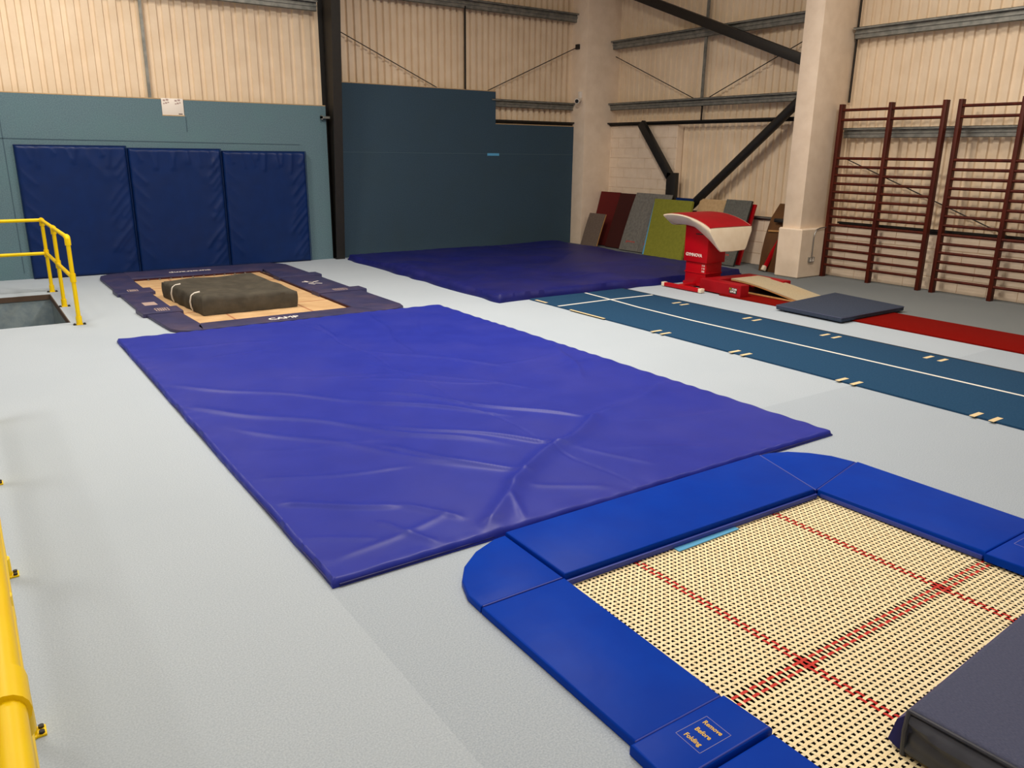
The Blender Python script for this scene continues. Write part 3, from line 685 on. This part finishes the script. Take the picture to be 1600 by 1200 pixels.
# charcoal crash mat on far trampoline
def soft_box(name, q, h, m, parent, nx=40, ny=50, seed=2, amp=.012):
    """soft covered block on the quad q (4 plan corners, counter clockwise)"""
    rg = np.random.default_rng(seed); q = [np.array(p, float) for p in q]
    ph = rg.uniform(0, 6.28, 12); fr_ = rg.uniform(4, 13, 12); an = rg.uniform(0, 6.28, 12)
    def f(u, v):
        b = (q[0]*(1-u)*(1-v)+q[1]*u*(1-v)+q[2]*u*v+q[3]*(1-u)*v); return b
    vs = []; fs = []
    for i in range(nx+1):
        for j in range(ny+1):
            u, v = i/nx, j/ny; b = f(u, v); e = min(u, 1-u, v, 1-v)*min(nx, ny)*.035
            z = h-(.022*(1-min(1, e/.045))**2)
            z += amp*sum(math.sin((b[0]*math.cos(an[k])+b[1]*math.sin(an[k]))*fr_[k]+ph[k]) for k in range(12))/3.0*min(1, e/.1+.2)
            z -= .03*math.exp(-((u-.5)**2+(v-.55)**2)*9)
            vs.append((b[0], b[1], z))
    idx = lambda i, j: i*(ny+1)+j
    for i in range(nx):
        for j in range(ny): fs.append((idx(i, j), idx(i+1, j), idx(i+1, j+1), idx(i, j+1)))
    per = [idx(i, 0) for i in range(nx+1)]+[idx(nx, j) for j in range(1, ny+1)]+[idx(i, ny) for i in range(nx-1, -1, -1)]+[idx(0, j) for j in range(ny-1, 0, -1)]
    c = sum(q)/4; prev = per; n = len(per); K = 6
    for k in range(1, K+1):
        cur = []
        for ii, p in enumerate(per):
            x, y, z = vs[p]; t = k/K; d = np.array((x, y))-c; d = d/np.hypot(*d)
            o_ = .014*math.sin(math.pi*min(1, t*1.05))+.006*math.sin(ii*.7+2*t)
            cur.append(len(vs)); vs.append((x+d[0]*o_, y+d[1]*o_, z*(1-t)+.004*t))
        for i in range(n): fs.append((prev[i], cur[i], cur[(i+1) % n], prev[(i+1) % n]))
        prev = cur
    fs.append(tuple(prev)[::-1])
    return pyobj(name, vs, fs, m, parent, ang=60)
r = empty('crash_mat', (2.9, 11.1, .006))
soft_box('cover', [(2.38-2.9, 10.28-11.1), (3.60-2.9, 10.28-11.1), (3.56-2.9, 12.1-11.1), (2.24-2.9, 11.95-11.1)], .235, M_char, r)
for y, dx in ((11.45, .0), (10.68, .065)):
    bm = bmesh.new(); x = 2.285+dx-2.9; yy = y-11.1
    for k in range(1):
        pts = [(x+.10, yy, .243), (x+.03, yy, .232), (x-.012, yy, .20), (x-.03, yy, .12), (x-.022, yy, .05), (x+.0, yy, .008)]
        bm2 = [Vector(p) for p in pts]
        for a, b in zip(bm2[:-1], bm2[1:]): tube(bm, [a, b], .011, 8)
    obj('strap', bm, M_strap, r)
tag(r, 'charcoal soft crash mat with two white straps on the far trampoline', 'mat')

# ---------------------------------------------------------------- tumble track, runway
r = empty('tumbling_track', (7.49, 3.5, 0)); ox, oy = 7.49, 3.5
bxo('carpet', (6.6-ox, 8.38-ox, -4-oy, 9.11-oy, 0, .018), M_track, r, bev=.004)
bm = bmesh.new(); box(bm, 8.38-ox, 8.40-ox, -4-oy, 9.11-oy, 0, .02); obj('dark_edge', bm, M_blk, r, smooth=False)
def strip(bm, pts, wdt, z):
    L_ = []; 
    for i, p in enumerate(pts):
        a = Vector(pts[max(0, i-1)]); b = Vector(pts[min(len(pts)-1, i+1)]); d = (b-a).normalized(); s = Vector((-d.y, d.x))*wdt/2
        L_.append((bm.verts.new((p[0]-s.x, p[1]-s.y, z)), bm.verts.new((p[0]+s.x, p[1]+s.y, z))))
    for i in range(len(L_)-1): bm.faces.new((L_[i][0], L_[i][1], L_[i+1][1], L_[i+1][0]))
bm = bmesh.new(); cl = [(7.55-ox, -4-oy), (7.56-ox, 0-oy), (7.54-ox, 2.9-oy), (7.50-ox, 5.2-oy), (7.47-ox, 6.8-oy), (7.50-ox, 7.8-oy), (7.56-ox, 8.4-oy), (7.61-ox, 9.08-oy)]
strip(bm, cl, .042, .0195); obj('centre_line', bm, M_wline, r, smooth=False)
bm = bmesh.new(); strip(bm, [(6.60-ox, 8.44-oy), (7.5-ox, 8.46-oy), (8.36-ox, 8.42-oy)], .045, .0197); obj('cross_line', bm, M_wline, r, smooth=False)
for y in (6.51, 5.33, 4.05, 2.82, 1.6, .4):
    for d in (.075, -.075): bxo('tape_mark', (6.56-ox, 6.72-ox, y+d-.022-oy, y+d+.022-oy, .0175, .0195), M_tan, r, bev=0)
for y in (7.70, 6.45, 5.31, 4.07, 2.85, 1.6):
    for d in (.075, -.075): bxo('tape_mark', (8.12-ox, 8.28-ox, y+d-.022-oy, y+d+.022-oy, .0175, .0195), M_tan, r, bev=0)
bxo('tape_mark', (6.57-ox, 6.605-ox, 7.46-oy, 8.16-oy, .0175, .0205), M_tan, r, bev=0)
bxo('tape_mark', (6.60-ox, 6.64-ox, 8.72-oy, 8.98-oy, .0175, .0205), M_tan, r, bev=0)
tag(r, 'long blue tumbling track with a white centre line', 'track')
tag(bxo('vault_runway', (9.28, 10.22, -4, 7.95, 0, .02), M_red, bev=.004), 'long red carpet runway leading to the vaulting springboard', 'runway')

# small slate mat over runway
q = [(8.99, 5.70), (10.45, 5.72), (10.62, 6.90), (9.02, 6.72)]
bm = bmesh.new(); cx, cyq = 9.77, 6.26
lo = [bm.verts.new((x-cx, y-cyq, .021)) for x, y in q]; hi = [bm.verts.new((x-cx, y-cyq, .085)) for x, y in q]
bm.faces.new(lo[::-1]); bm.faces.new(hi)
for i in range(4): bm.faces.new((lo[i], lo[(i+1) % 4], hi[(i+1) % 4], hi[i]))
bmesh.ops.bevel(bm, geom=bm.edges[:], offset=.014, segments=3, affect='EDGES', profile=.5)
r = empty('floor_mat', (cx, cyq, 0)); obj('cover', bm, M_slate, r, ang=50)
bm = bmesh.new(); P_ = [Vector((x-cx, y-cyq, .074)) for x, y in q]
for i in range(4):
    a, b = P_[i], P_[(i+1) % 4]; tube(bm, [a*.997, b*.997], .006, 8)
obj('piping', bm, M_slate2, r)
tag(r, 'small slate blue floor mat lying across the red runway', 'mat')

# ---------------------------------------------------------------- vaulting table
V = empty('vaulting_table', (9.725, 8.66, 0)); ox, oy = 9.725, 8.66
def table_body(parent):
    """side profile along y (front = low end towards the runway) swept over x with rounded white flanks"""
    top = [(9.20, 1.115), (9.10, 1.135), (8.95, 1.145), (8.75, 1.135), (8.55, 1.100), (8.36, 1.045), (8.20, .975)]
    # smooth
    N = 28; tp_ = []
    for k in range(N+1):
        t = k/N*(len(top)-1); i = min(int(t), len(top)-2); f = t-i
        p0 = top[max(i-1, 0)]; p1 = top[i]; p2 = top[i+1]; p3 = top[min(i+2, len(top)-1)]
        tp_.append(tuple(.5*((2*p1[c])+(-p0[c]+p2[c])*f+(2*p0[c]-5*p1[c]+4*p2[c]-p3[c])*f*f+(-p0[c]+3*p1[c]-3*p2[c]+p3[c])*f**3) for c in (0, 1)))
    hw = .475
    # red top skin
    vs = []; fs = []; M_ = 16
    for (y, z) in tp_:
        for j in range(M_+1):
            u = -1+2*j/M_; vs.append((u*hw*1.0, y-oy, z+.006-.008*abs(u)**8))
    for i in range(N):
        for j in range(M_): a = i*(M_+1)+j; fs.append((a, a+1, a+M_+2, a+M_+1))
    o = pyobj('top_cover', vs, fs, M_redv, parent, ang=None); o['label'] = 'red domed vinyl top'
    # ivory body: cross-section per station, depth varies: thin at rear, deep at front
    vs = []; fs = []; prof = [(-.985, -.0), (-1.01, -.10), (-.99, -.22), (-.66, -.88), (-.58, -.98), (0, -1.0), (.58, -.98), (.66, -.88), (.99, -.22), (1.01, -.10), (.985, 0)]
    S = len(prof)
    for k, (y, z) in enumerate(tp_):
        t = k/N; d = .17+.02*t if t < .55 else .18+.21*((t-.55)/.45)**1.1
        d = min(d, .365)
        for (a, b) in prof:
            yy = y; 
            # front face leans under: push lower points back at the front
            yy = y-.075*(-b)*max(0, (t-.6)/.4)**1.5
            if t < .06: yy = y-(.10*(-b))
            vs.append((a*hw, yy-oy, z-.001+b*d+( .0 if b else 0)))
    for i in range(N):
        for j in range(S): a = i*S+j; b = i*S+(j+1) % S; fs.append((a, b, b+S, a+S))
    fs.append(tuple(range(S))[::-1]); fs.append(tuple(N*S+j for j in range(S)))
    bm = bmesh.new(); me = bpy.data.meshes.new('t'); me.from_pydata(vs, [], fs); bm.from_mesh(me); bpy.data.meshes.remove(me)
    bmesh.ops.recalc_face_normals(bm, faces=bm.faces)
    fe = [e for e in bm.edges if len(e.link_faces) == 2 and (len(e.link_faces[0].verts) > 4 or len(e.link_faces[1].verts) > 4)]
    bmesh.ops.bevel(bm, geom=fe, offset=.018, segments=3, affect='EDGES', profile=.5)
    obj('padded_body', bm, M_cream, parent, ang=50)
table_body(V)
bm = bmesh.new()
tube(bm, [(-.47, 8.21-oy, .962), (.47, 8.21-oy, .962)], .012, 10); obj('piping', bm, M_cream, V)
uc = bxo('upper_column', (-.22, .20, 8.44-oy, 8.93-oy, .40, .98), M_redp, V, bev=.012)
lc = bxo('lower_column', (-.19, .17, 8.47-oy, 8.90-oy, .06, .44), M_redp, V, bev=.008)
bxo('column_collar', (-.20, .18, 8.46-oy, 8.91-oy, .225, .245), M_redp, V, bev=.004)
bm = bmesh.new(); box(bm, -.223, -.219, 8.56-oy, 8.70-oy, .835, .85); obj('slot', bm, M_blk, uc, smooth=False)
text('lettering', 'GYMNOVA', .068, frame_M((-.2215, 8.715-oy, .51), (0, -1, 0), (0, 0, 1)), M_wtext, uc, depth=.0008, sx=1.0, bold=.002)
for z, s in ((.355, '115'), (.31, '110'), (.265, '105')):
    text('height_mark', s, .038, frame_M((-.1915, 8.53-oy, z), (0, -1, 0), (0, 0, 1)), M_wtext, lc, depth=.0006, sx=1.2, bold=.0008)
bm = bmesh.new(); bar(bm, (-.19, 8.69-oy, .05), (.17, 8.69-oy, .05), .5, .05, bev=.006)
bar(bm, (-.5, 8.69-oy, .045), (.5, 8.69-oy, .045), .08, .05)
obj('base_plate', bm, M_redp, V)
for sx in (-1, 1):
    bm = bmesh.new(); bar(bm, (sx*.54, 8.22-oy, .04), (sx*.54, 9.0-oy, .04), .075, .055); ft = obj('foot', bm, M_redp, V)
    for yy in (8.19, 8.97):
        o = bxo('foot_cap', (sx*.54-.042, sx*.54+.042, yy-oy, yy+.06-oy, .008, .072), M_cream, ft, bev=.006)
tag(V, 'red and ivory vaulting table on a red column', 'vaulting table')

# red foam safety collar (U shape)
r = empty('foam_collar', (9.86, 7.95, 0), math.radians(-3)); a = .17; W_ = .54; y0_, y1_ = -.41, .42
poly = [(-W_, y0_), (-W_+a, y0_), (-W_+a, .22), (W_-a, .22), (W_-a, y0_), (W_, y0_), (W_, y1_), (-W_, y1_)]
o = pad('block', poly, .022, .20, M_redv, r, bev=.018)
lg = bxo('logo', (-W_-.002, -W_, -.34, -.19, .06, .145), M_blk, r, bev=0)
text('lettering', 'FOAM', .042, frame_M((-W_-.003, -.29, .122), (0, -1, 0), (0, 0, 1)), M_wtext, lg, depth=.0006, sx=.8, bold=.001)
text('lettering', 'SUPPLIES', .036, frame_M((-W_-.003, -.265, .085), (0, -1, 0), (0, 0, 1)), M_wtext, lg, depth=.0006, sx=.8, bold=.001)
text('lettering', 'P.C.', .04, frame_M((-W_-.003, -.215, .124), (0, -1, 0), (0, 0, 1)), M_ytext, lg, depth=.0006, sx=.7, bold=.001)
tag(r, 'red U-shaped foam collar around the high end of the springboard', 'foam block')

# springboard (curved top, plywood layers, base)
def springboard(loc, rz, mtop, label, group=None, L_=1.22, W_=.60, hi=.19, parent=None, name='springboard', M=None, base=True, logo=False):
    r = empty(name, loc, rz)
    N = 24; prof = []
    for k in range(N+1):
        t = k/N; y = t*L_; z = .035+(hi-.02)*math.sin(t*math.pi*.5)**1.15
        prof.append((y, z))
    bm = bmesh.new(); th = .022; rings = []
    for y, z in prof: rings.append([bm.verts.new(v) for v in ((-W_/2, y, z), (W_/2, y, z), (W_/2, y, z-th), (-W_/2, y, z-th))])
    for i in range(N):
        for k in range(4): bm.faces.new((rings[i][k], rings[i][(k+1) % 4], rings[i+1][(k+1) % 4], rings[i+1][k]))
    bm.faces.new(rings[0]); bm.faces.new(rings[-1][::-1]); obj('deck', bm, M_ply, r)
    bm = bmesh.new(); rings = []
    for y, z in prof: rings.append([bm.verts.new(v) for v in ((-W_/2-.003, y, z+.008), (W_/2+.003, y, z+.008), (W_/2+.003, y, z-.004), (-W_/2-.003, y, z-.004))])
    for i in range(N):
        for k in range(4): bm.faces.new((rings[i][k], rings[i][(k+1) % 4], rings[i+1][(k+1) % 4], rings[i+1][k]))
    bm.faces.new(rings[0]); bm.faces.new(rings[-1][::-1]); obj('carpet_top', bm, mtop, r)
    bm = bmesh.new(); box(bm, -W_/2+.04, W_/2-.02, .02, L_*.96, .004, .016, bev=.003); obj('base_board', bm, M_blk, r)  # base coloured black, painting in the shade of the gap under the deck
    for sx in (-1, 1):
        bm = bmesh.new(); box(bm, sx*(W_/2-.012)-.012, sx*(W_/2-.012)+.012, 0, L_*.96, .004, .026, bev=.003); obj('base_rail', bm, M_ply, r)
    for x in (-W_/3, 0, W_/3):
        bm = bmesh.new(); zt = hi*.93
        pts = [(x+.028*math.cos(k*.9), L_*.82+.028*math.sin(k*.9), .026+(zt-.03)*k/34) for k in range(35)]
        tube(bm, pts, .005, 6); obj('spring', bm, M_blk, r)
    if logo:
        text('lettering', 'GYMNOVA', .045, frame_M((0, .16, .086), (1, 0, 0), (0, 1, .45)), M_line, r, depth=.0005, sx=1.2)
    tag(r, label, 'springboard', group); return r
springboard((9.94, 6.80, .021), math.radians(-2), M_beige, 'beige topped springboard in front of the vaulting table', L_=1.27, hi=.165, logo=False)

# ---------------------------------------------------------------- boards and mats leaning on the right wall
def leaning(name, y0, y1, xb, xt, zt, m, label, cat, th=.03, curve=0, edge=None, text_s=None, bot0=None, skew=0, z_base=.004):
    """board leaning on the right wall: bottom edge at x=xb, top at x=xt, z=zt; y0>y1"""
    r = empty(name, (xb, (y0+y1)/2, 0)); cyb = (y0+y1)/2; N = 16; W_ = abs(y0-y1)/2
    dx, dz = xt-xb, zt; Ln = math.hypot(dx, dz); tx, tz = dx/Ln, dz/Ln; nx_, nz_ = -tz, tx   # face normal towards the room
    bmA = bmesh.new(); bmB = bmesh.new()
    def sweep(bm, off0, off1, inset=0):
        rings = []
        for k in range(N+1):
            t = k/N; c = curve*math.sin(t*math.pi*.55)
            for_ = []
            for o_, yy in ((off1, -W_), (off1, W_), (off0, W_), (off0, -W_)):
                d = o_+c; yy2 = yy*(1-inset)+skew*t
                for_.append(bm.verts.new((tx*t*Ln+nx_*d, yy2, tz*t*Ln+nz_*d+z_base)))
            rings.append(for_)
        for i in range(N):
            for k in range(4): bm.faces.new((rings[i][k], rings[i][(k+1) % 4], rings[i+1][(k+1) % 4], rings[i+1][k]))
        bm.faces.new(rings[0]); bm.faces.new(rings[-1][::-1])
    sweep(bmA, th*.8, th); sweep(bmB, 0, th*.8, 0)
    obj('carpet_face', bmA, m, r); obj('board', bmB, edge or m, r)
    if text_s:
        t = .16; d = th+curve*math.sin(t*math.pi*.55)+.002
        text('lettering', text_s, .07, frame_M((tx*t*Ln+nx_*d, 0, tz*t*Ln+nz_*d), (0, -1, 0), (tx, 0, tz)), M_webr, r, depth=.0006, sx=1.1)
    return tag(r, label, cat)
leaning('springboard', 14.34, 13.68, 12.12, 12.44, 1.17, M_maroon, 'dark red carpeted springboard leaning on the wall nearest the corner column', 'springboard', th=.05)
leaning('springboard', 13.66, 13.14, 12.0, 12.45, 1.15, M_maroon2, 'maroon carpeted springboard leaning between the dark red and grey ones', 'springboard', th=.04, curve=.03)
leaning('springboard', 13.08, 12.50, 11.90, 12.42, 1.17, M_gcarp, 'left of two matching grey springboards with red lettering leaning on the wall', 'springboard', th=.035, curve=.07, text_s='gymnova', edge=M_blk)
leaning('springboard', 12.49, 11.98, 11.90, 12.40, 1.17, M_gcarp, 'grey springboard half hidden behind the green mat', 'springboard', th=.035, curve=.07, text_s='gymnova', edge=M_blk)
leaning('springboard', 14.17, 13.62, 11.70, 11.98, .70, M_bgrey, 'short brown grey board leaning in front of the dark red one', 'springboard', th=.03, curve=.03, edge=M_ply)
leaning('folded_mat', 12.16, 11.6, 11.72, 12.26, 1.04, M_sky, 'light blue mat edge showing behind the green mat', 'mat', th=.03, skew=.28)
leaning('gym_mat', 12.04, 10.98, 11.66, 12.18, 1.11, M_green, 'olive green mat leaning on the wall behind the vaulting table', 'mat', th=.05, skew=.28)
leaning('folded_mat', 11.80, 11.34, 12.02, 12.25, 1.17, M_navy, 'dark blue mat peeping over the top of the green mat', 'mat', th=.03)
leaning('board', 11.30, 10.62, 12.0, 12.42, 1.17, M_tanb, 'tan board leaning between the green mat and the dark grey springboard', 'board', th=.02)
leaning('springboard', 10.55, 9.95, 11.98, 12.36, 1.19, M_gdark, 'dark grey springboard leaning right behind the vaulting table', 'springboard', th=.05, edge=M_blk, text_s='gymnova')
o = leaning('springboard', 10.16, 10.02, 12.22, 12.44, 1.13, M_redp, 'red springboard edge with a white round badge behind the dark grey one', 'springboard', th=.05, skew=-.10)
bm = bmesh.new(); bmesh.ops.create_circle(bm, cap_ends=True, radius=.06, segments=20, matrix=frame_M((.225, 0, 1.0), (0, -1, 0), (.29, 0, .96)))
obj('badge', bm, M_greyp, o, smooth=False)

# brown springboard on edge next to the pillar
r = empty('springboard', (11.98, 9.16, 0)); bm = bmesh.new(); N = 20; rings = []
for k in range(N+1):
    t = k/N; z = .005+1.19*t; x = .0+.38*t-.10*math.sin(t*math.pi*.9)-.0; wy_ = .23*(1-.25*max(0, t-.8)/.2)
    rings.append([bm.verts.new(v) for v in ((x, wy_, z), (x+.05, wy_, z), (x+.05, -.19, z), (x, -.19, z))])
for i in range(N):
    for k in range(4): bm.faces.new((rings[i][k], rings[i][(k+1) % 4], rings[i+1][(k+1) % 4], rings[i+1][k]))
bm.faces.new(rings[0]); bm.faces.new(rings[-1][::-1]); obj('deck', bm, M_brw, r)
bm = bmesh.new(); bar(bm, (-.06, .06, .06), (.31, -.16, 1.10), .06, .06); obj('frame_leg', bm, M_redp, r)
bm = bmesh.new(); bar(bm, (-.085, .065, .03), (-.05, .055, .11), .068, .068, bev=.006); o = obj('foot_cap', bm, M_cream, r)
bm = bmesh.new(); bar(bm, (.10, .17, .72), (.12, -.17, .735), .03, .03); o = obj('cross_bar', bm, M_ply, r)
bm = bmesh.new(); box(bm, .09, .16, -.12, .08, .88, .95, bev=.02); obj('bracket', bm, M_blk, r)
tag(r, 'brown wooden springboard with a red leg standing between wall and pillar', 'springboard')

# ---------------------------------------------------------------- wall bars
def wall_bars(ys, label):
    r = empty('wall_bars', (12.42, ys[1], 0)); oy = ys[1]
    for y in ys: bxo('upright', (-.05, .05, y-oy-.03, y-oy+.03, .0, 2.86), M_wood, r, bev=.005)
    zs = [.21+.1375*k for k in range(14)]+[2.61, 2.765]
    for y_a, y_b in ((ys[0], ys[1]), (ys[1], ys[2])):
        for z in zs:
            bm = bmesh.new(); n = 14
            tube(bm, [(-.02, y_a-oy-.02, z), (-.02, y_b-oy+.02, z)], .0225, 12); obj('rung', bm, M_wood, r)
    return tag(r, label, 'wall bars', 'wooden climbing bars on the right wall')
wall_bars((8.36, 7.49, 6.63), 'set of red-brown wooden climbing bars next to the white pillar')
wall_bars((6.40, 5.53, 4.66), 'set of red-brown wooden climbing bars cut off by the right edge of view')

# ---------------------------------------------------------------- yellow handrails
RR = .024
def handrail(name, posts, runs, label, ztop, zmid, feet=True, turn=None, RR=.024, SR=.033):
    r = empty(name, (posts[0][0], posts[0][1], 0)); ox, oy = posts[0][0], posts[0][1]
    for i, (x, y) in enumerate(posts):
        o = tubo('post', [(x-ox, y-oy, .01), (x-ox, y-oy, ztop-.01)], RR, M_yel, r)
        # foot flange with bolts
        bm = bmesh.new(); tube(bm, [(x-ox, y-oy, .0), (x-ox, y-oy, .10)], SR, 16); box(bm, x-ox-.035, x-ox+.035, y-oy-.035, y-oy+.035, 0, .012, bev=.003)
        obj('foot_socket', bm, M_yel, r)
        bm = bmesh.new(); box(bm, x-ox-.068, x-ox+.068, y-oy-.03, y-oy+.03, .0, .009, bev=.002)
        fl = obj('flange', bm, M_blk if feet == 'dark' else M_yel, r)
        for sx in (-1, 1):
            for dy in (-.017, .017):
                if feet == 'dark' and dy > 0: continue
                bm = bmesh.new(); tube(bm, [(x-ox+sx*.053, y-oy+dy*(0 if feet == 'dark' else 1), .008), (x-ox+sx*.053, y-oy+dy*(0 if feet == 'dark' else 1), .018)], .010, 10)
                obj('bolt', bm, M_blk, fl)
        for z, h in ((zmid, .05),):
            bm = bmesh.new(); tube(bm, [(x-ox, y-oy, z-h), (x-ox, y-oy, z+h)], SR, 16); obj('tee_joint', bm, M_yel, r)
    for pts in runs:
        tubo('rail', [(a-ox, b-oy, c) for a, b, c in pts], RR, M_yel, r)
    # sleeves on the top rail
    for i, (x, y) in enumerate(posts):
        bm = bmesh.new()
        if i == 0 and turn == 'end':
            tube(bm, [(x-ox, y-oy, ztop-.09), (x-ox, y-oy, ztop-.02), (x-ox, y-oy+.012, ztop-.004), (x-ox, y-oy+.03, ztop), (x-ox, y-oy+.08, ztop)], SR, 16)
        else:
            tube(bm, [(x-ox, y-oy-.055, ztop), (x-ox, y-oy+.055, ztop)], SR, 16); tube(bm, [(x-ox, y-oy, ztop-.08), (x-ox, y-oy, ztop)], SR, 16)
        obj('elbow_joint' if (i == 0 and turn == 'end') else 'tee_joint', bm, M_yel, r)
    return tag(r, label, 'handrail')
zt_, zm_ = 1.03, .56
handrail('handrail', [(1.015, 10.55), (1.0, 11.90), (.985, 13.24)],
         [[(1.015, 10.6, zt_), (.985, 13.24, zt_), ], [(.985, 13.24, zt_), (-3.2, 13.24, zt_)], [(1.015, 10.55, zm_), (.985, 13.24, zm_)], [(.985, 13.24, zm_), (-3.2, 13.24, zm_)]],
         'yellow tubular handrail round the far corner of the stairwell', zt_, zm_, feet='dark', turn='end')
handrail('handrail', [(-.062, .25), (-.062, 1.56), (-.080, 2.93), (-.080, 4.26), (-.080, 5.60), (-.080, 6.93)],
         [[(-.056, -.6, 1.05), (-.072, 7.0, 1.05)], [(-.062, -.6, .52), (-.08, 7.0, .52)]],
         'yellow tubular handrail running past the viewer at the left edge', 1.05, .52, RR=.031, SR=.041)
